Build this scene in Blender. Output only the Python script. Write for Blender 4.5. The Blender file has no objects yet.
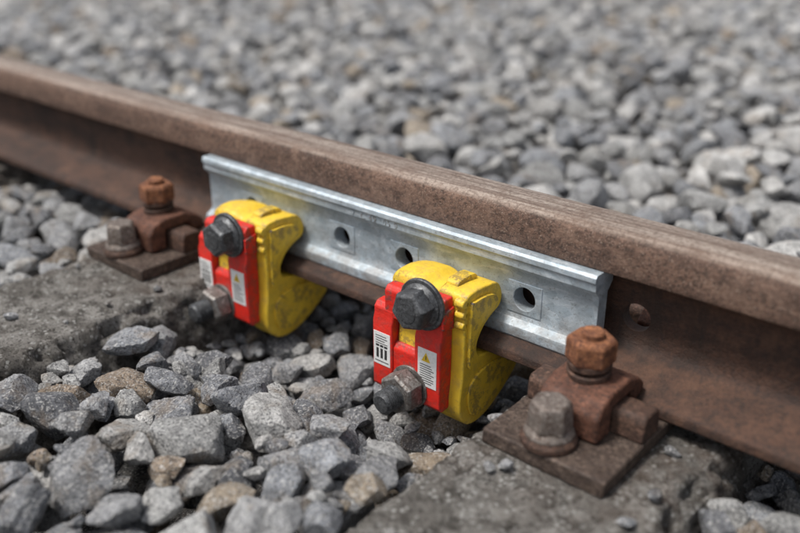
import bpy, bmesh, math, random
import numpy as np
from mathutils import Matrix, Vector, noise
random.seed(7); rng=np.random.default_rng(11)
S=bpy.context.scene
col=S.collection

# ------------------------------------------------------------ materials
def new_mat(name):
    m=bpy.data.materials.new(name); m.use_nodes=True
    nt=m.node_tree; nt.nodes.clear()
    out=nt.nodes.new('ShaderNodeOutputMaterial'); b=nt.nodes.new('ShaderNodeBsdfPrincipled')
    nt.links.new(b.outputs[0],out.inputs[0])
    return m,nt,b
class N:
    def __init__(s,nt):
        s.nt=nt; tc=nt.nodes.new('ShaderNodeTexCoord'); s.co=tc.outputs['Object']
        g=nt.nodes.new('ShaderNodeNewGeometry'); s.pos=g.outputs['Position']; s.nrm=g.outputs['Normal']; s.point=g.outputs['Pointiness']
    def noise(s,scale,detail=4,rough=.6,co=None,dist=0):
        n=s.nt.nodes.new('ShaderNodeTexNoise'); n.inputs['Scale'].default_value=scale; n.inputs['Detail'].default_value=detail
        n.inputs['Roughness'].default_value=rough; n.inputs['Distortion'].default_value=dist
        s.nt.links.new(co or s.co,n.inputs['Vector']); return n.outputs['Fac']
    def voro(s,scale,out='Distance',co=None,feature=None):
        n=s.nt.nodes.new('ShaderNodeTexVoronoi'); n.inputs['Scale'].default_value=scale
        if feature: n.feature=feature
        s.nt.links.new(co or s.co,n.inputs['Vector']); return n.outputs[out]
    def stretch(s,v,co=None):
        n=s.nt.nodes.new('ShaderNodeMapping'); n.inputs['Scale'].default_value=v
        s.nt.links.new(co or s.co,n.inputs['Vector']); return n.outputs[0]
    def ramp(s,f,a,b,lo=0.,hi=1.):
        n=s.nt.nodes.new('ShaderNodeMapRange'); n.inputs[1].default_value=a; n.inputs[2].default_value=b
        n.inputs[3].default_value=lo; n.inputs[4].default_value=hi; n.clamp=True
        s.nt.links.new(f,n.inputs[0]); return n.outputs[0]
    def mix(s,f,a,b,mode='MIX'):
        n=s.nt.nodes.new('ShaderNodeMix'); n.data_type='RGBA'; n.blend_type=mode
        for k,v in ((0,f),(6,a),(7,b)):
            if isinstance(v,(int,float)): n.inputs[k].default_value=v
            elif isinstance(v,tuple): n.inputs[k].default_value=(*v,1) if len(v)==3 else v
            else: s.nt.links.new(v,n.inputs[k])
        return n.outputs[2]
    def math(s,op,a,b=0.):
        n=s.nt.nodes.new('ShaderNodeMath'); n.operation=op
        for k,v in ((0,a),(1,b)):
            if isinstance(v,(int,float)): n.inputs[k].default_value=v
            else: s.nt.links.new(v,n.inputs[k])
        return n.outputs[0]
    def sep(s,v,i):
        n=s.nt.nodes.new('ShaderNodeSeparateXYZ'); s.nt.links.new(v,n.inputs[0]); return n.outputs[i]
    def bump(s,b,h,dist,strength=1.,prev=None):
        n=s.nt.nodes.new('ShaderNodeBump'); n.inputs['Distance'].default_value=dist; n.inputs['Strength'].default_value=strength
        s.nt.links.new(h,n.inputs['Height'])
        if prev: s.nt.links.new(prev,n.inputs['Normal'])
        s.nt.links.new(n.outputs[0],b.inputs['Normal']); return n.outputs[0]
    def set(s,b,k,v):
        if isinstance(v,(int,float)): b.inputs[k].default_value=v
        elif isinstance(v,tuple): b.inputs[k].default_value=(*v,1)
        else: s.nt.links.new(v,b.inputs[k])

def mat_rust(name,c1,c2,c3,rough=.75,metal=.15,bumpd=.0006,fine=260,spec=.4):
    m,nt,b=new_mat(name); n=N(nt)
    f=n.ramp(n.noise(42,6,.7),.40,.60); g=n.ramp(n.noise(fine,4,.7),.45,.62)
    c=n.mix(f,c1,c2); c=n.mix(n.math('MULTIPLY',g,.85),c,c3)
    hl=tuple(min(1,x*1.9) for x in c2); c=n.mix(n.math('MULTIPLY',n.ramp(n.noise(120,5,.75),.55,.64),.6),c,hl)
    n.set(b,'Base Color',c); n.set(b,'Roughness',n.ramp(n.noise(90,4),.3,.7,rough-.18,rough+.10)); n.set(b,'Metallic',metal)
    b.inputs['Specular IOR Level'].default_value=spec
    p=n.bump(b,n.noise(fine*1.3,4,.7),bumpd*1.5,.9); n.bump(b,n.noise(75,4,.65),bumpd*4.5,.75,p)
    return m

def mat_rail():
    m,nt,b=new_mat('rail_rusty_steel'); n=N(nt)
    z=n.sep(n.co,2)
    f=n.ramp(n.noise(7,6,.75,n.stretch((1,3,4))),.42,.58); g=n.ramp(n.noise(230,4,.75),.46,.60); h=n.ramp(n.noise(28,6,.78),.50,.64)
    drip=n.ramp(n.noise(40,5,.7,n.stretch((1,1,.12))),.50,.64)
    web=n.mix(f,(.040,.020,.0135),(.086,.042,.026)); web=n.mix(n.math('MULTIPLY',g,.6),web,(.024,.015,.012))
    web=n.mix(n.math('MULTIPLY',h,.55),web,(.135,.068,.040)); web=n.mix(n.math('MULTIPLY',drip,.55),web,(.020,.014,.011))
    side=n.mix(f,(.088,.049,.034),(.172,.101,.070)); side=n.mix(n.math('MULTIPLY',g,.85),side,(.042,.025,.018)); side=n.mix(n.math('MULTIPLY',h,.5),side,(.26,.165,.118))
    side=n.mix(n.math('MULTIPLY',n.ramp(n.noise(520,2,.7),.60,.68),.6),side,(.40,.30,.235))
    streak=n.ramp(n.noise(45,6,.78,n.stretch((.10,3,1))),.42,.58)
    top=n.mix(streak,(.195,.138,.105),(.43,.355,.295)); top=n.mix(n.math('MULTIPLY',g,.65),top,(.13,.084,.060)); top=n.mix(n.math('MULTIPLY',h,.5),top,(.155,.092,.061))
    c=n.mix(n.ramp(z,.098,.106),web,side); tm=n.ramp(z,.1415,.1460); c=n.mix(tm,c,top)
    n.set(b,'Base Color',c)
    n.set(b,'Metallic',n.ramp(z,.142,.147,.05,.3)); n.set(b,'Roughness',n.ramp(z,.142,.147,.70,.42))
    p=n.bump(b,n.noise(380,4,.75),.0014,.9); n.bump(b,n.noise(50,5,.72),.0034,.7,p)
    return m

def mat_galv():
    m,nt,b=new_mat('galvanised_steel'); n=N(nt)
    spg=n.sep(n.voro(110,'Color'),0)
    c=n.mix(spg,(.37,.445,.50),(.52,.59,.64))
    d=n.ramp(n.noise(24,6,.78),.44,.60); c=n.mix(n.math('MULTIPLY',d,.65),c,(.28,.32,.345))
    s=n.ramp(n.noise(60,6,.75,n.stretch((.4,1,3))),.55,.64); c=n.mix(n.math('MULTIPLY',s,.5),c,(.68,.72,.75))
    r=n.ramp(n.noise(300,4,.75),.58,.66); c=n.mix(n.math('MULTIPLY',r,.65),c,(.14,.12,.10))
    z=n.sep(n.co,2); low=n.math('MULTIPLY',n.ramp(z,.060,.008),n.ramp(n.noise(45,6,.72),.38,.58)); c=n.mix(n.math('MULTIPLY',low,.7),c,(.22,.18,.145))
    n.set(b,'Base Color',c); n.set(b,'Metallic',.35); n.set(b,'Roughness',n.ramp(n.noise(70,5),.3,.7,.40,.64))
    p=n.bump(b,n.noise(450,4,.7),.0005,.7); n.bump(b,n.noise(60,5,.6),.0018,.5,p)
    return m

def mat_paint(name,c1,c2,dirt,chip=(.09,.07,.06),rough=.42,bd=.0005,dm=.6):
    m,nt,b=new_mat(name); n=N(nt)
    c=n.mix(n.ramp(n.noise(40,5),.35,.65),c1,c2)
    d=n.ramp(n.noise(48,7,.75),.52,.70); c=n.mix(n.math('MULTIPLY',d,dm),c,dirt)
    k=n.ramp(n.noise(110,6,.78),.655,.67); c=n.mix(k,c,chip)
    edge=n.math('MULTIPLY',n.ramp(n.point,.52,.58),n.ramp(n.noise(90,5,.75),.50,.56)); c=n.mix(edge,c,chip)
    n.set(b,'Base Color',c); n.set(b,'Roughness',n.ramp(n.noise(80,5),.3,.7,rough-.04,rough+.22))
    p=n.bump(b,n.noise(260,3),bd*1.0,.7); n.bump(b,n.noise(60,4),bd*5,.6,p)
    return m

def mat_plain(name,c,rough=.6,metal=0.):
    m,nt,b=new_mat(name); n=N(nt)
    cc=n.mix(n.ramp(n.noise(300,4),.35,.7),c,tuple(x*.8 for x in c)); n.set(b,'Base Color',cc)
    n.set(b,'Roughness',rough); n.set(b,'Metallic',metal); return m

def mat_concrete():
    m,nt,b=new_mat('weathered_concrete'); n=N(nt)
    c=n.mix(n.ramp(n.noise(16,7,.75),.42,.58),(.215,.20,.18),(.42,.40,.37))
    c=n.mix(n.math('MULTIPLY',n.ramp(n.noise(60,6,.8),.49,.59),.82),c,(.082,.074,.064))
    agg=n.voro(150,'Distance'); c=n.mix(n.math('MULTIPLY',n.ramp(agg,.38,.24),n.ramp(n.noise(50,3),.44,.52)),c,(.54,.53,.50))
    c=n.mix(n.math('MULTIPLY',n.ramp(n.noise(300,4,.8),.54,.62),.88),c,(.045,.040,.036))
    y=n.sep(n.co,1); near=n.math('MULTIPLY',n.ramp(y,-.28,-.15),n.ramp(n.noise(22,5),.44,.60)); c=n.mix(n.math('MULTIPLY',near,.45),c,(.14,.092,.066))
    n.set(b,'Base Color',c); n.set(b,'Roughness',.95); b.inputs['Specular IOR Level'].default_value=.2
    p=n.bump(b,n.noise(300,5,.8),.0055,1.); p=n.bump(b,agg,.0030,.6,p); n.bump(b,n.noise(60,6,.8),.017,.9,p)
    return m

def mat_stone(name='ballast_stone',attr=True):
    m,nt,b=new_mat(name); n=N(nt)
    if attr:
        a=nt.nodes.new('ShaderNodeAttribute'); a.attribute_name='Col'; base=a.outputs['Color']
    else: base=n.mix(n.ramp(n.voro(28,'Color'),.2,.8),(.12,.12,.12),(.34,.32,.30))
    w=n.ramp(n.noise(55,5,.78),.37,.63,.60,1.35)
    v=nt.nodes.new('ShaderNodeVectorMath'); v.operation='SCALE'; nt.links.new(base,v.inputs[0]); nt.links.new(w,v.inputs['Scale'])
    c=v.outputs[0]
    c=n.mix(n.math('MULTIPLY',n.ramp(n.noise(360,3,.75),.52,.60),.75),c,(.05,.05,.055))
    c=n.mix(n.math('MULTIPLY',n.ramp(n.noise(300,3,.72,n.stretch((1.2,.9,1.1))),.54,.62),.65),c,(.74,.73,.70))
    c=n.mix(n.math('MULTIPLY',n.ramp(n.noise(16,4,.75),.54,.66),.42),c,(.30,.225,.15))
    n.set(b,'Base Color',c); n.set(b,'Roughness',.9); b.inputs['Specular IOR Level'].default_value=.25
    p=n.bump(b,n.noise(440,3,.75),.0018,.9); n.bump(b,n.noise(100,5,.78),.0085,.95,p)
    return m

M_rail=mat_rail(); M_galv=mat_galv()
M_yel=mat_paint('yellow_paint',(.80,.545,.042),(.71,.465,.035),(.42,.29,.10))
M_red=mat_paint('red_paint',(.70,.026,.014),(.59,.020,.012),(.34,.04,.025),rough=.36,dm=.5)
M_dark=mat_rust('dark_bolt_steel',(.085,.088,.092),(.13,.135,.14),(.05,.05,.052),.55,.6,.0003,300)
M_nutg=mat_rust('grey_nut_steel',(.20,.188,.175),(.28,.268,.255),(.12,.095,.08),.55,.6,.0003,300)
M_rust=mat_rust('rust_orange',(.165,.063,.031),(.255,.107,.049),(.070,.030,.020),.85,.05)
M_rustd=mat_rust('rust_dark',(.070,.040,.030),(.120,.068,.047),(.036,.024,.019),.72,.15)
M_clip=mat_rust('rust_clip',(.098,.043,.028),(.155,.068,.042),(.046,.025,.019),.72,.15)
M_plate=mat_rust('rust_plate',(.075,.053,.042),(.125,.092,.073),(.036,.026,.022),.62,.3,.0008)
M_screw=mat_rust('worn_screw',(.17,.145,.126),(.24,.208,.184),(.078,.050,.038),.58,.4)
M_conc=mat_concrete(); M_stone=mat_stone(); M_ground=mat_stone('ground_gravel',False)
M_label=mat_plain('label_white',(.82,.82,.80),.4); M_ink=mat_plain('label_ink',(.03,.03,.03),.5); M_warn=mat_plain('label_yellow',(.75,.5,.03),.5)

# ------------------------------------------------------------ helpers
def empty(name,loc):
    e=bpy.data.objects.new(name,None); e.empty_display_size=.05; e.location=loc; col.objects.link(e); return e
def add(name,verts,faces,mat,parent=None,bevel=0,seg=2,smooth=True,angle=30):
    me=bpy.data.meshes.new(name); me.from_pydata([tuple(v) for v in verts],[],faces); me.validate(); me.update()
    bm=bmesh.new(); bm.from_mesh(me); bmesh.ops.recalc_face_normals(bm,faces=bm.faces); bm.to_mesh(me); bm.free()
    me.materials.append(mat)
    o=bpy.data.objects.new(name,me); col.objects.link(o)
    if parent: o.parent=parent
    if bevel:
        b=o.modifiers.new('b','BEVEL'); b.width=bevel; b.segments=seg; b.limit_method='ANGLE'; b.angle_limit=math.radians(angle)
        b.harden_normals=True; b.use_clamp_overlap=True
        for p in me.polygons: p.use_smooth=smooth
    return o
def prism(prof,x0,x1):
    n=len(prof); v=[(x0,y,z) for y,z in prof]+[(x1,y,z) for y,z in prof]
    f=[tuple(range(n)),tuple(range(n,2*n))]+[(i,(i+1)%n,n+(i+1)%n,n+i) for i in range(n)]
    return v,f
def box(x0,x1,y0,y1,z0,z1): return prism([(y0,z0),(y1,z0),(y1,z1),(y0,z1)],x0,x1)
def rings(rs,M=None,sides=None):
    n=sides; v=[];f=[]
    for r,h,*rot in rs:
        a0=rot[0] if rot else 0
        for i in range(n):
            a=a0+2*math.pi*i/n; v.append(Vector((r*math.cos(a),r*math.sin(a),h)))
    for k in range(len(rs)-1):
        for i in range(n):
            f.append((k*n+i,k*n+(i+1)%n,(k+1)*n+(i+1)%n,(k+1)*n+i))
    f.append(tuple(range(n))[::-1]); f.append(tuple(range((len(rs)-1)*n,len(rs)*n)))
    if M: v=[M@p for p in v]
    return v,f
def catmull(pts,k=4):
    out=[];n=len(pts)
    for i in range(n):
        p0,p1,p2,p3=[Vector(pts[(i+j-1)%n]) for j in range(4)]
        for t in range(k):
            t/=k
            out.append(tuple(.5*((2*p1)+(p2-p0)*t+(2*p0-5*p1+4*p2-p3)*t*t+(3*p1-p0-3*p2+p3)*t**3)))
    return out
def apply_bool(o,cutters):
    for c in cutters:
        m=o.modifiers.new('bo','BOOLEAN'); m.operation='DIFFERENCE'; m.solver='EXACT'; m.object=c
    bpy.context.view_layer.update()
    dg=bpy.context.evaluated_depsgraph_get()
    me=bpy.data.meshes.new_from_object(o.evaluated_get(dg)); o.modifiers.clear(); o.data=me
    for c in cutters: bpy.data.objects.remove(c,do_unlink=True)
def cyl_y(x,z,r,y0,y1,mat,n=40):
    M=Matrix.Translation((x,y0,z))@Matrix.Rotation(-math.pi/2,4,'X')
    v,f=rings([(r,0),(r,y1-y0)],M,n); return add('cutter',v,f,mat)
toNegY=lambda x,y,z:Matrix.Translation((x,y,z))@Matrix.Rotation(math.pi/2,4,'X')

# ------------------------------------------------------------ rail
half=[(0,.149),(.012,.1487),(.020,.1477),(.0255,.1456),(.0290,.1425),(.0312,.138),(.0325,.133),(.0348,.1085),(.0342,.1058),(.032,.1046),
      (.016,.0988),(.011,.0955),(.0082,.090),(.0072,.081),(.0070,.062),(.0072,.045),(.0085,.036),(.012,.0295),(.018,.0262),(.034,.0208),(.063,.0122),(.0665,.0105),(.068,.0085),(.068,.0015),(.0665,0)]
FZ=-.009
half=[(y,z if z>.1 else .1+(z-.1)*1.09) for y,z in half]
prof=[(-y,z) for y,z in half]+[(y,z) for y,z in half[1:][::-1]]
v,f=prism(prof,-7,3)
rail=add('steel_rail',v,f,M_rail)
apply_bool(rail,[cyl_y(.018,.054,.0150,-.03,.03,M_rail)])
rail.data.polygons.foreach_set('use_smooth',[True]*len(rail.data.polygons))
es=rail.modifiers.new('e','EDGE_SPLIT'); es.split_angle=math.radians(40)

# ------------------------------------------------------------ fishplate
fp=[(-.013,.0975),(-.034,.1050),(-.0460,.1052),(-.0488,.1030),(-.0492,.0985),(-.0470,.0960),(-.0470,.0895),(-.0405,.0835),(-.0385,.080),(-.0385,.039),(-.041,.035),(-.0495,.0305),
    (-.0505,.0285),(-.0505,.021),(-.048,.0175),(-.015,.0285),(-.013,.031),(-.0215,.042),(-.0215,.083),(-.013,.091)]
fp=[(y,.1045+(z-.1045)*1.12 if z<.1045 else z) for y,z in fp]
v,f=prism(fp,-.612,-.009)
fish=empty('fishplate',(0,0,0))
HX=[x-.0085 for x in (-.085,-.25,-.35,-.515)]; HZ=.0505
fo=add('joint_bar',v,f,M_galv,fish,.0009,2)
fo.modifiers.clear()
apply_bool(fo,[cyl_y(x,HZ,.0132,-.06,-.0145,M_galv) for x in HX])
b=fo.modifiers.new('b','BEVEL'); b.width=.0010; b.segments=2; b.limit_method='ANGLE'; b.harden_normals=True
for x in HX:
    v,f=box(x-.021,x+.021,-.0394,-.0383,HZ-.018,HZ+.018)
    bo=add('hole_boss',v,f,M_galv,fish)
    apply_bool(bo,[cyl_y(x,HZ,.0134,-.06,-.0145,M_galv)])
    b=bo.modifiers.new('b','BEVEL'); b.width=.0007; b.segments=2; b.limit_method='ANGLE'
def text_obj(body,size,M,mat,parent,ext=.0003,name='text'):
    cu=bpy.data.curves.new(name,'FONT'); cu.body=body; cu.size=size; cu.extrude=ext; cu.space_character=1.25
    t=bpy.data.objects.new(name,cu); col.objects.link(t); bpy.context.view_layer.update()
    me=bpy.data.meshes.new_from_object(t.evaluated_get(bpy.context.evaluated_depsgraph_get())); bpy.data.objects.remove(t,do_unlink=True)
    o=bpy.data.objects.new(name,me); me.materials.clear(); me.materials.append(mat); col.objects.link(o); o.matrix_world=M; o.parent=parent; return o
text_obj('V  C 49  05 9',.0105,Matrix.Translation((-.335,-.0471,.0884))@Matrix.Rotation(math.pi/2,4,'X'),M_galv,fish,.0006,'embossed_mark')

# ------------------------------------------------------------ clamps
def clamp(name,xc,variant=0):
    e=empty(name,(xc,0,0))
    P=[(-.054,.067),(-.045,.062),(-.0400,.052),(-.0395,.044),(-.044,.036),(-.058,.030),(-.072,.021),(-.082,.006),(-.080,-.008),(-.068,-.0122),(-.050,-.0118),(-.030,-.0115),(-.004,-.0115),
       (.009,-.018),(.011,-.034),(-.001,-.054),(-.022,-.071),(-.048,-.086),(-.072,-.093),(-.094,-.090),(-.107,-.075),(-.110,-.055),(-.107,-.030),(-.1055,.0),(-.1055,.030),(-.105,.058),(-.100,.068),(-.080,.070)]
    P=catmull(P,4); P=[(y,min(z,FZ-.0004) if -.070<y<.005 and -.02<z<.0 else z) for y,z in P]
    v,f=prism(P,.014,.050); add('c_frame',v,f,M_yel,e,.0022,3,angle=35)
    Q=[(-.099,.052),(-.092,.060),(-.062,.058),(-.052,.046),(-.066,.036),(-.089,.022),(-.093,-.005),(-.100,-.014)]
    v,f=prism(catmull(Q,3),.0495,.0540); add('side_rib',v,f,M_yel,e,.0012,2)
    Q=[(-.098,-.050),(-.088,-.034),(-.066,-.028),(-.035,-.030),(-.018,-.045),(-.040,-.068),(-.068,-.082),(-.092,-.077)]
    v,f=prism(catmull(Q,3),.0495,.0528); add('side_pad',v,f,M_yel,e,.0012,2)
    J=[(-.054,.066),(-.045,.061),(-.0400,.051),(-.042,.040),(-.052,.034),(-.070,.014),(-.104,.000),(-.1045,.03),(-.104,.058),(-.099,.068),(-.078,.071)]
    J=catmull(J,4)
    xs=[-.056,-.052,-.046,-.034,-.014,-.008,-.002,.004,.0138]; sc=[.76,.90,.98,1.03,1.04,1.01,.93,.92,.98]
    V=[];nJ=len(J)
    for x_,s_ in zip(xs,sc):
        for (y_,z_) in J:
            V.append((x_,-.072+(y_+.072)*(1 if y_>-.06 else s_),.02+(z_-.02)*s_))
    F=[tuple(range(nJ)),tuple(range((len(xs)-1)*nJ,len(xs)*nJ))]
    for k in range(len(xs)-1):
        for i in range(nJ): F.append((k*nJ+i,k*nJ+(i+1)%nJ,(k+1)*nJ+(i+1)%nJ,(k+1)*nJ+i))
    add('upper_jaw',V,F,M_yel,e,.002,3,angle=40)
    for i,(xx,zz,r) in enumerate([(.044,.060,.0055),(.044,.047,.0045),(.044,.035,.0045)]):
        M=Matrix.Translation((xx-.006,-.105,zz))@Matrix.Rotation(math.pi/2,4,'Y')
        v,f=rings([(r*.8,0),(r,.001),(r,.011),(r*.8,.012)],M,16); add('lug',v,f,M_yel,e,.0006,2)
    v,f=prism(catmull([(-.060,.066),(-.090,.066),(-.088,.0745),(-.062,.0745)],3),.014,.030); add('top_lug',v,f,M_yel,e,.0012,2)
    v,f=prism([(-.104,-.030),(-.070,-.03),(-.070,.03),(-.104,.03),(-.116,.018),(-.118,-.01)],-.030,-.0015); add('wedge',v,f,M_yel,e,.002,2)
    def cheek(x0,x1,top,n):
        R=[(-.1062,-.060),(-.110,-.067),(-.121,-.068),(-.1265,-.062),(-.1265,.016),(-.124,.024),(-.124,top-.006),(-.119,top),(-.1062,top)]
        v,f=prism(R,x0,x1); return add(n,v,f,M_red,e,.0020,3,angle=20)
    cheek(-.059,-.031,.038,'cheek'); cheek(.000,.035,.066,'cheek')
    v,f=prism([(-.1062,.024),(-.1235,.024),(-.1235,.056),(-.119,.061),(-.1062,.061)],-.044,.0005); add('bridge',v,f,M_red,e,.002,2)
    v,f=prism([(-.1062,-.066),(-.121,-.066),(-.1245,-.060),(-.1245,-.010),(-.120,-.004),(-.1062,-.002)],-.0315,.0005); add('bridge',v,f,M_red,e,.002,2)
    v,f=prism([(-.1262,.034),(-.1262,.052),(-.108,.056),(-.108,.030)],.0345,.038); add('side_tab',v,f,M_red,e,.001,2)
    def label(x0,x1,z0,z1,kind):
        y=-.1265
        v,f=box(x0,x1,y-.0004,y+.0002,z0,z1); add('label',v,f,M_label,e)
        def ink(a,b,c,d,m=M_ink):
            v,f=box(a,b,y-.0006,y-.0003,c,d); add('label_print',v,f,m,e)
        if kind==0:
            w=(x1-x0)
            for i in range(3):
                a=x0+w*(.17+.25*i); ink(a,a+w*.14,z0+.008,z0+.020)
                ink(a-w*.03,a+w*.17,z0+.022,z0+.0245)
            for i in range(4): ink(x0+.003,x1-.003-random.random()*.007,z1-.005-.003*i,z1-.0042-.003*i)
            ink(x0+.002,x1-.002,z0+.0035,z0+.0045)
        else:
            v=[(x0+.005,y-.0005,z1-.015),(x0+.017,y-.0005,z1-.015),(x0+.011,y-.0005,z1-.004)]
            v2=[(a,b+.0003,c) for a,b,c in v]
            add('label_warning',v+v2,[(0,1,2),(5,4,3),(0,1,4,3),(1,2,5,4),(2,0,3,5)],M_warn,e)
            ink(x0+.0104,x0+.0116,z1-.0125,z1-.008)
            for i in range(9):
                ink(x0+.003,x1-.003-random.random()*.008,z1-.0195-.0027*i,z1-.0187-.0027*i)
    label(-.0570,-.0335,-.036,.004,0); label(.0055,.0305,-.039,.006,1)
    bz=.056 if variant==0 else .051; bx=.010 if variant==0 else .006
    M=toNegY(bx,-.1237,bz)
    v,f=rings([(.0278,0),(.0285,.0008),(.0285,.0038),(.0275,.0048)],M,48); add('washer',v,f,M_dark,e,.0004,2)
    M=toNegY(bx,-.1284,bz)
    v,f=rings([(.0240,0),(.0243,.001),(.0220,.0035),(.0205,.006)],M,40); add('bolt_collar',v,f,M_dark,e,.0004,2)
    rr=.0225; rot=.25+variant*.35
    v,f=rings([(rr,.004,rot),(rr,.018,rot),(rr*.97,.0205,rot),(rr*.84,.0232,rot)],M,6); add('bolt_head',v,f,M_dark,e,.0012,3)
    v,f=rings([(.0115,.0228),(.0115,.0236),(.0105,.0238)],M,32); add('bolt_head_mark',v,f,M_dark,e)
    nz=-.048; nx=-.006 if variant==0 else -.017
    M=toNegY(nx,-.1245,nz)
    v,f=rings([(.024,0),(.0245,.0006),(.0245,.003),(.024,.0035)],M,40); add('washer',v,f,M_nutg,e,.0004,2)
    rot=.55+variant*.3; rr=.0238
    v,f=rings([(rr*.9,.0035,rot),(rr,.006,rot),(rr,.024,rot),(rr*.88,.027,rot)],M,6); add('nut',v,f,M_nutg,e,.001,3)
    rs=[(.0125,0)]; h=.024
    while h<.046: rs+= [(.0112,h),(.0132,h+.0013)]; h+=.0026
    rs+=[(.0112,h),(.0095,h+.002)]
    v,f=rings(rs,M,36); add('threaded_stud',v,f,M_dark,e,.0002,1)
    return e
clamp('rail_clamp',-.171,0); clamp('rail_clamp',-.475,1)

# ------------------------------------------------------------ fastenings
def fastening(xc,k):
    e=empty('rail_fastening',(xc,0,FZ))
    R=random.Random(k)
    v,f=box(-.064,.064,-.186,.186,-.0175,-.0005)
    v=[(x+R.uniform(-.0015,.0015),y+R.uniform(-.0015,.0015),z) for x,y,z in v]
    add('base_plate',v,f,M_plate,e,.003,3)
    for s in (-1,1):
        y0,y1=sorted((s*.082,s*.116))
        a=(y0+.003,y1-.003)
        v,f=prism([(y0,-.001),(y1,-.001),(y1-.001,.020),(a[1]-.002,.026),(a[0]+.002,.026),(y0+.001,.020)],-.0605,.0625); add('rib',v,f,M_rustd,e,.003,3)
        pr=[(-.145,.000),(-.119,.000),(-.1175,.0268),(-.0795,.0268),(-.0785,.018),(-.0705,.0120),(-.056,.0165),(-.053,.025),(-.066,.036),(-.085,.0435),(-.118,.0435),(-.137,.037),(-.145,.026)]
        pr=[(-s*y if s>0 else y,z) for y,z in pr]
        v,f=prism(pr,-.032,.032); add('clip_plate',v,f,M_clip,e,.004,3,angle=20)
        by=s*.103; bx=-.003
        for j,(h,t,c) in enumerate(((.0435,.10,0),(.0515,-.09,1.5))):
            T=Matrix.Translation((bx,by,h+.004))@Matrix.Rotation(c,4,'Z')@Matrix.Rotation(t,4,'X')
            v,f=rings([(.0195,-.0035),(.0208,-.0025),(.0208,.0025),(.0195,.0035)],T,36); add('spring_washer',v,f,M_rustd,e,.0006,2)
        rot=.35+.5*R.random(); rr=.0238
        T=Matrix.Translation((bx,by,.0590))
        v,f=rings([(rr*.9,-.001,rot),(rr,.001,rot),(rr,.020,rot),(rr*.88,.0235,rot)],T,6); add('nut',v,f,M_rust,e,.0015,3)
        rs=[(.0108,.010)];h=.0200
        while h<.029: rs+=[(.0098,h),(.0112,h+.0012)];h+=.0024
        rs+=[(.0095,h+.0005)]
        v,f=rings(rs,T,28); add('hook_bolt',v,f,M_rust,e)
        sx=-.006; sy=s*.163
        T=Matrix.Translation((sx,sy,-.001))
        v,f=rings([(.0245,0),(.0262,.002),(.0262,.006),(.0235,.010)],T,36); add('screw_washer',v,f,M_rustd,e,.0008,2)
        v,f=rings([(.0225,.009),(.0235,.011),(.0225,.014),(.0180,.018),(.0165,.020)],T,36); add('screw_flange',v,f,M_screw,e,.0008,2)
        rot=.15+R.random()*.5; q=.0215
        v,f=rings([(q,.016,rot),(q,.019,rot),(q*.92,.040,rot),(q*.80,.0435,rot)],T,6); add('screw_head',v,f,M_screw,e,.0022,3)
    return e
FX=[.023,-.644]
fastening(FX[0],1); fastening(FX[1],2)

# ------------------------------------------------------------ sleepers
ST=-.0262
def sleeper(xc,seed):
    w=.105; pts=[(-w-.035,-.20),(-w,-.040),(-w+.012,ST),(w-.012,ST),(w,-.040),(w+.035,-.20)]
    cs=[]
    for a,b_ in zip(pts[:-1],pts[1:]):
        L=math.dist(a,b_); n=max(1,int(L/.005))
        for i in range(n): cs.append((a[0]+(b_[0]-a[0])*i/n,a[1]+(b_[1]-a[1])*i/n))
    cs.append(pts[-1]); nc=len(cs)
    ys=np.concatenate([np.arange(-2.05,-.7,.015),np.arange(-.7,.42,.005)]); V=[]
    for y in ys:
        for x,z in cs:
            p=Vector((x,y,z)); q=p*18+Vector((seed*7,0,0))
            d=noise.noise(q)*.0035+noise.noise(p*60+Vector((seed,0,0)))*.0026-max(0,noise.noise(p*100+Vector((seed,9,0)))-.15)*.009
            edge=max(0,1-abs(abs(x)-w+.004)/.018)*max(0,1-abs(z+.032)/.03)
            ch=(max(0,noise.noise(p*28+Vector((0,seed*3,0)))-.02)+.4*max(0,noise.noise(p*80)))*edge
            n=Vector((math.copysign(1,x)*(abs(x)>w-.014)*.7,0,1 if z>-.045 else .2)).normalized()
            if abs(x+.02)<.075 and abs(y)<.2: d=min(d,-.0002)*.3
            p=p+n*(d-ch*.05); p.z=min(p.z,ST+.0012)
            V.append((p.x,p.y,p.z))
    F=[];ny=len(ys)
    for j in range(ny-1):
        for i in range(nc-1):
            a=j*nc+i; F.append((a,a+1,a+nc+1,a+nc))
    F.append(tuple(range(nc))); F.append(tuple(range((ny-1)*nc,ny*nc)))
    F.append((0,nc-1,(ny-1)*nc+nc-1,(ny-1)*nc))
    o=add('concrete_sleeper',V,F,M_conc); o.location=(xc,0,0)
    o.data.polygons.foreach_set('use_smooth',[len(p.vertices)==4 for p in o.data.polygons])
    return o
SL=[.042,-.620,-1.27,.695]
for i,x in enumerate(SL): sleeper(x,i+1)
fastening(-1.294,3); fastening(.676,4)

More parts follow.
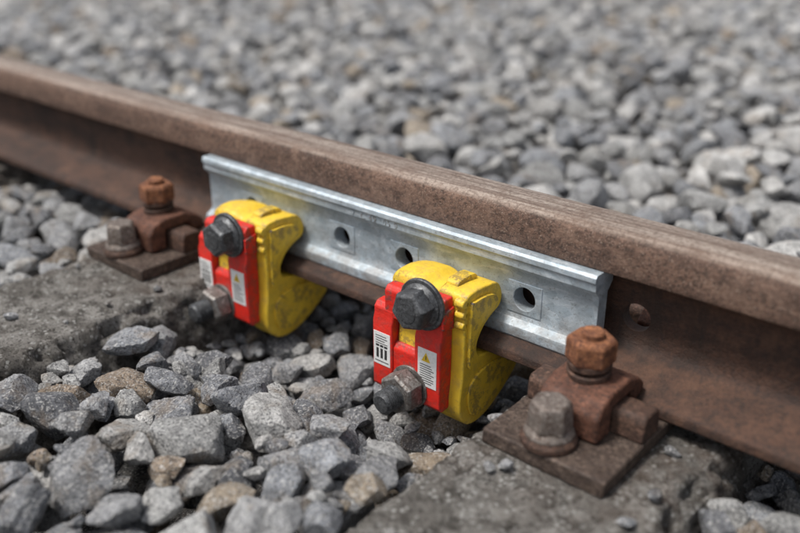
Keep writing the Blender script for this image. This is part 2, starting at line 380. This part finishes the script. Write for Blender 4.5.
# ------------------------------------------------------------ gravel
def ico(n):
    bm=bmesh.new(); bmesh.ops.create_icosphere(bm,subdivisions=n,radius=1)
    v=np.array([x.co[:] for x in bm.verts]); f=np.array([[q.index for q in p.verts] for p in bm.faces]); bm.free(); return v,f
ICO={k:ico(k) for k in (2,3,4)}
NV=100; VAR=[]
for k in range(NV):
    npl=rng.integers(8,12); i=np.arange(npl)+.5
    ph=np.arccos(1-2*i/npl); th=math.pi*(1+5**.5)*i
    n=np.stack([np.cos(th)*np.sin(ph),np.sin(th)*np.sin(ph),np.cos(ph)],1)+rng.normal(0,.28,(npl,3)); n/=np.linalg.norm(n,axis=1)[:,None]
    d=rng.uniform(.56,.90,npl)
    n2=rng.normal(size=(10,3)); n2/=np.linalg.norm(n2,axis=1)[:,None]; n=np.vstack([n,n2]); d=np.append(d,rng.uniform(.86,1.02,10))
    R0=np.linalg.qr(rng.normal(size=(3,3)))[0]; n=n@R0.T
    A=np.diag([1.17,rng.uniform(.74,1.),rng.uniform(.52,.80)])
    a=rng.normal(0,.33); b_=rng.normal(0,.33); c=rng.uniform(0,6.28)
    Rm=np.array((Matrix.Rotation(c,3,'Z')@Matrix.Rotation(a,3,'X')@Matrix.Rotation(b_,3,'Y')))
    A=Rm@A; nn=n@np.linalg.inv(A)
    lod={}
    for L,(u,_) in ICO.items():
        dn=u@n.T; dn=np.maximum(dn,1e-3)
        inv=(dn/d); mx=inv.max(axis=1); pw=50
        r=1/(mx*(np.sum((inv/mx[:,None])**pw,axis=1))**(1/pw)); r=np.minimum(r,1.40)
        if L>=3:
            off=Vector((k*3.1,0,0))
            nz=np.array([noise.noise(Vector(q)*1.7+off)*.04+noise.noise(Vector(q)*4.5+off)*.036+(noise.noise(Vector(q)*11+off)*.022 if L>3 else 0) for q in u])
            r=r*(1+nz)
        lod[L]=(u*r[:,None])@A.T
    VAR.append((nn,d,lod))
ROT=[np.array(Matrix.Rotation(i*math.pi/4,3,'Z')) for i in range(8)]
cache={}
def maps(v,r,s,res):
    key=(v,r,round(s,5),res)
    if key in cache: return cache[key]
    nn,d,_=VAR[v]; n=nn@ROT[r].T
    k=int(math.ceil(1.35*s/res)); g=np.arange(-k,k+1)*res/s
    X,Y=np.meshgrid(g,g,indexing='ij')
    zt=np.full(X.shape,9.); zb=np.full(X.shape,-9.)
    for (a,b_,c),dd in zip(n,d):
        if abs(c)<.02: continue
        z=(dd-a*X-b_*Y)/c
        if c>0: zt=np.minimum(zt,z)
        else: zb=np.maximum(zb,z)
    m=zt>zb+.02
    out=(k,m,np.where(m,zb*s,1e3),np.where(m,zt*s,-1e3)); cache[key]=out; return out
def heap(x0,x1,y0,y1,res,H,T,C,sizes,tries,K,embed=.10,over=.35):
    nx,ny=H.shape; out=[]
    for t in range(tries):
        v=int(rng.integers(NV)); r=int(rng.integers(8)); s=float(sizes[int(rng.integers(len(sizes)))])
        k,m,zb,zt=maps(v,r,s,res); best=None
        for _ in range(K):
            i=int(rng.integers(k,nx-k)); j=int(rng.integers(k,ny-k))
            if T[i,j]<-5: continue
            sub=H[i-k:i+k+1,j-k:j+k+1]
            z=float(np.max(sub-zb)) - embed*s
            sc=z-T[i,j]
            if best is None or sc<best[0]: best=(sc,z,i,j)
        if best is None: continue
        sc,z,i,j=best
        if sc+ over*s>0: continue
        top=z+zt; Cs=C[i-k:i+k+1,j-k:j+k+1]
        if np.any((top>Cs)&m): continue
        sub=H[i-k:i+k+1,j-k:j+k+1]; np.maximum(sub,top,out=sub)
        out.append((v,r,s,x0+i*res,y0+j*res,z))
    return out
def sm(a,b,x): t=np.clip((x-a)/(b-a),0,1); return t*t*(3-2*t)
FLOOR=-.16
res=.004; x0,x1,y0,y1=-2.0,.95,-.95,.16
nx=int((x1-x0)/res); ny=int((y1-y0)/res)
gx=x0+np.arange(nx)*res; gy=y0+np.arange(ny)*res; GX,GY=np.meshgrid(gx,gy,indexing='ij')
lf=np.array([[noise.noise(Vector((x*5,y*5,0))) for y in gy[::10]] for x in gx[::10]]); lf=np.repeat(np.repeat(lf,10,0),10,1)[:nx,:ny]
T=-.024+.022*lf
hol=sm(-.27,-.15,GY)*sm(-.53,-.46,GX)*(1-sm(-.09,-.04,GX)); T=T*(1-hol)+(-.090)*hol
T=np.where(GY>-.085,np.minimum(T,-.055),T)
T=T-.014*sm(.12,.2,GX)
C=np.full((nx,ny),9.); C[np.abs(GY)<.075]=-.014
for xc in (-.171,-.475):
    C[(np.abs(GX-xc)<.064)&(GY>-.185)&(GY<.02)]=-.097
H=np.maximum(FLOOR,T-.080)
for xs in SL:
    w=np.abs(GX-xs); top=np.where(w<.103,-.026,np.where(w<.142,-.04-(w-.103)*4.3,-9)); H=np.maximum(H,top)
    T[w<.103]=-9
    pl=(np.abs(GX-xs+.020)<.070)&(np.abs(GY)<.190); H[pl]=9
T2=T.copy()
near=heap(x0,x1,y0,y1,res,H,T,C,[.020,.024,.027,.030,.033,.038],9500,8)
near+=heap(x0,x1,y0,y1,res,H,T-.008,C,[.010,.013,.016,.019],7000,6)
T3=np.where(T2<-5,.02,T2-.015)
grit=heap(x0,x1,y0,y1,res,H,T3,C,[.0045,.006,.008],1000,1,embed=.15)
keep=[]
for g in grit:
    on=any(abs(g[3]-xs)<.11 for xs in SL)
    if (not on) or rng.random()<.45: keep.append(g)
grit=keep
res2=.007; X0,X1,Y0,Y1=-5.2,1.9,.12,4.6
nx=int((X1-X0)/res2); ny=int((Y1-Y0)/res2)
gx=X0+np.arange(nx)*res2; gy=Y0+np.arange(ny)*res2; GX,GY=np.meshgrid(gx,gy,indexing='ij')
lf=np.array([[noise.noise(Vector((x*3,y*3,4))) for y in gy[::10]] for x in gx[::10]]); lf=np.repeat(np.repeat(lf,10,0),10,1)[:nx,:ny]
TT=-.02+.03*lf-.03*sm(.3,.12,GY)
cam=(.344,-.754)
ang=np.degrees(np.arctan2(GX-cam[0],GY-cam[1])); TT=np.where((ang<-78)|(ang>12),-9,TT)
HH=np.where(TT<-5,FLOOR,TT-.062); CC=np.full((nx,ny),9.)
for xs in (SL[0],SL[1],-1.27,.695,-1.92,-2.57):
    m=(np.abs(GX-xs)<.14)&(GY<.42); HH[m]=np.maximum(HH[m],-.026)
far=heap(X0,X1,Y0,Y1,res2,HH,TT+.012,CC,[.020,.025,.030,.035,.042],24000,4,embed=.14)
print('STONES',len(near),len(grit),len(far))
PAL=np.array([(.34,.345,.355),(.26,.268,.285),(.44,.44,.43),(.175,.18,.193),(.39,.325,.25),(.60,.59,.57),(.32,.255,.195),(.37,.372,.375),(.29,.302,.322),(.52,.515,.50)])
PW=np.array([.19,.15,.15,.08,.06,.08,.05,.12,.13,.08])
PF=np.array([.16,.11,.15,.07,.05,.17,.035,.10,.12,.14])
def build(name,groups,mat):
    VV=[];FF=[];CCs=[];off=0
    for st,lodf,gain,pw in groups:
        pw=pw/pw.sum()
        for (v,r,s,x,y,z) in st:
            L=lodf(x,y,z,s); p=VAR[v][2][L]@(ROT[r].T*s)+np.array([x,y,z])
            VV.append(p); FF.append(ICO[L][1]+off); off+=len(p)
            c=PAL[rng.choice(len(PAL),p=pw)]*rng.uniform(.78,1.22)*gain
            CCs.append(np.tile(np.append(c,1.),(len(p),1)))
    V=np.concatenate(VV).astype(np.float32); F=np.concatenate(FF).astype(np.int32); Cc=np.concatenate(CCs).astype(np.float32)
    me=bpy.data.meshes.new(name); me.vertices.add(len(V)); me.vertices.foreach_set('co',V.ravel())
    me.loops.add(F.size); me.loops.foreach_set('vertex_index',F.ravel())
    me.polygons.add(len(F)); me.polygons.foreach_set('loop_start',np.arange(len(F),dtype=np.int32)*3)
    me.polygons.foreach_set('use_smooth',np.ones(len(F),dtype=bool))
    a=me.attributes.new('Col','FLOAT_COLOR','POINT'); a.data.foreach_set('color',Cc.ravel())
    me.update(calc_edges=True); me.materials.append(mat)
    me.set_sharp_from_angle(angle=math.radians(30))
    o=bpy.data.objects.new(name,me); col.objects.link(o); print(name,len(V)); return o
def lodn(x,y,z,s):
    if x<-1.35 or y<-.75 or x>.6 or z<-.105: return 2
    if s<.016: return 2 if s<.01 else 3
    return 4 if (-.65<x<.3 and y<-.12 and z>-.08) else 3
build('gravel',[(near,lodn,1.0,PW),(grit,lambda *a:2,1.,PW),(far,lambda x,y,z,s:3 if y<1.0 else 2,1.10,PF)],M_stone)

g=[-400,-60,-12,-5.4,-2,0,2,12,60,400]
V=[];F=[]
for j,y in enumerate(g):
    for i,x in enumerate(g):
        V.append((x,y,-.17 if max(abs(x),abs(y))<5 else -.05))
n=len(g)
for j in range(n-1):
    for i in range(n-1): a=j*n+i; F.append((a,a+1,a+n+1,a+n))
add('ground',V,F,M_ground)

# ------------------------------------------------------------ light
w=bpy.data.worlds.new('World'); S.world=w; w.use_nodes=True; nt=w.node_tree; nt.nodes.clear()
out=nt.nodes.new('ShaderNodeOutputWorld'); bg=nt.nodes.new('ShaderNodeBackground'); sky=nt.nodes.new('ShaderNodeTexSky')
sky.sky_type='NISHITA'; sky.sun_disc=False
sd=Vector((-.24,-.38,1.0)).normalized()
sky.sun_elevation=math.asin(sd.z); sky.sun_rotation=math.atan2(sd.x,sd.y)
sky.dust_density=4; sky.air_density=1.0
hs=nt.nodes.new('ShaderNodeHueSaturation'); hs.inputs['Saturation'].default_value=.45
nt.links.new(sky.outputs[0],hs.inputs['Color']); nt.links.new(hs.outputs[0],bg.inputs[0]); bg.inputs[1].default_value=.135
nt.links.new(bg.outputs[0],out.inputs[0])
sl=bpy.data.lights.new('sun','SUN'); sl.energy=3.1; sl.angle=math.radians(12); sl.color=(1,.965,.92)
so=bpy.data.objects.new('sun',sl); col.objects.link(so); so.rotation_euler=sd.to_track_quat('Z','Y').to_euler()

# ------------------------------------------------------------ camera
f=880.; vx,vy=-1133.,-396.
d1=Vector((vx,vy,f)).normalized(); X2=(f*f+vy*vy)/-vx; d2=Vector((X2,vy,f)).normalized()
Xw=-d1; Yw=d2; Zw=Xw.cross(Yw)
R=Matrix(((Xw.x,-Xw.y,-Xw.z),(Yw.x,-Yw.y,-Yw.z),(Zw.x,-Zw.y,-Zw.z)))
cd=bpy.data.cameras.new('camera'); co=bpy.data.objects.new('camera',cd); col.objects.link(co)
co.matrix_world=Matrix.Translation((.344,-.754,.461))@R.to_4x4()
cd.sensor_width=36; cd.lens=f/800*36; cd.clip_start=.02; cd.clip_end=1000
cd.dof.use_dof=True; cd.dof.focus_distance=.93; cd.dof.aperture_fstop=2.1
S.camera=co
S.view_settings.view_transform='Standard'; S.view_settings.look='None'; S.view_settings.exposure=0
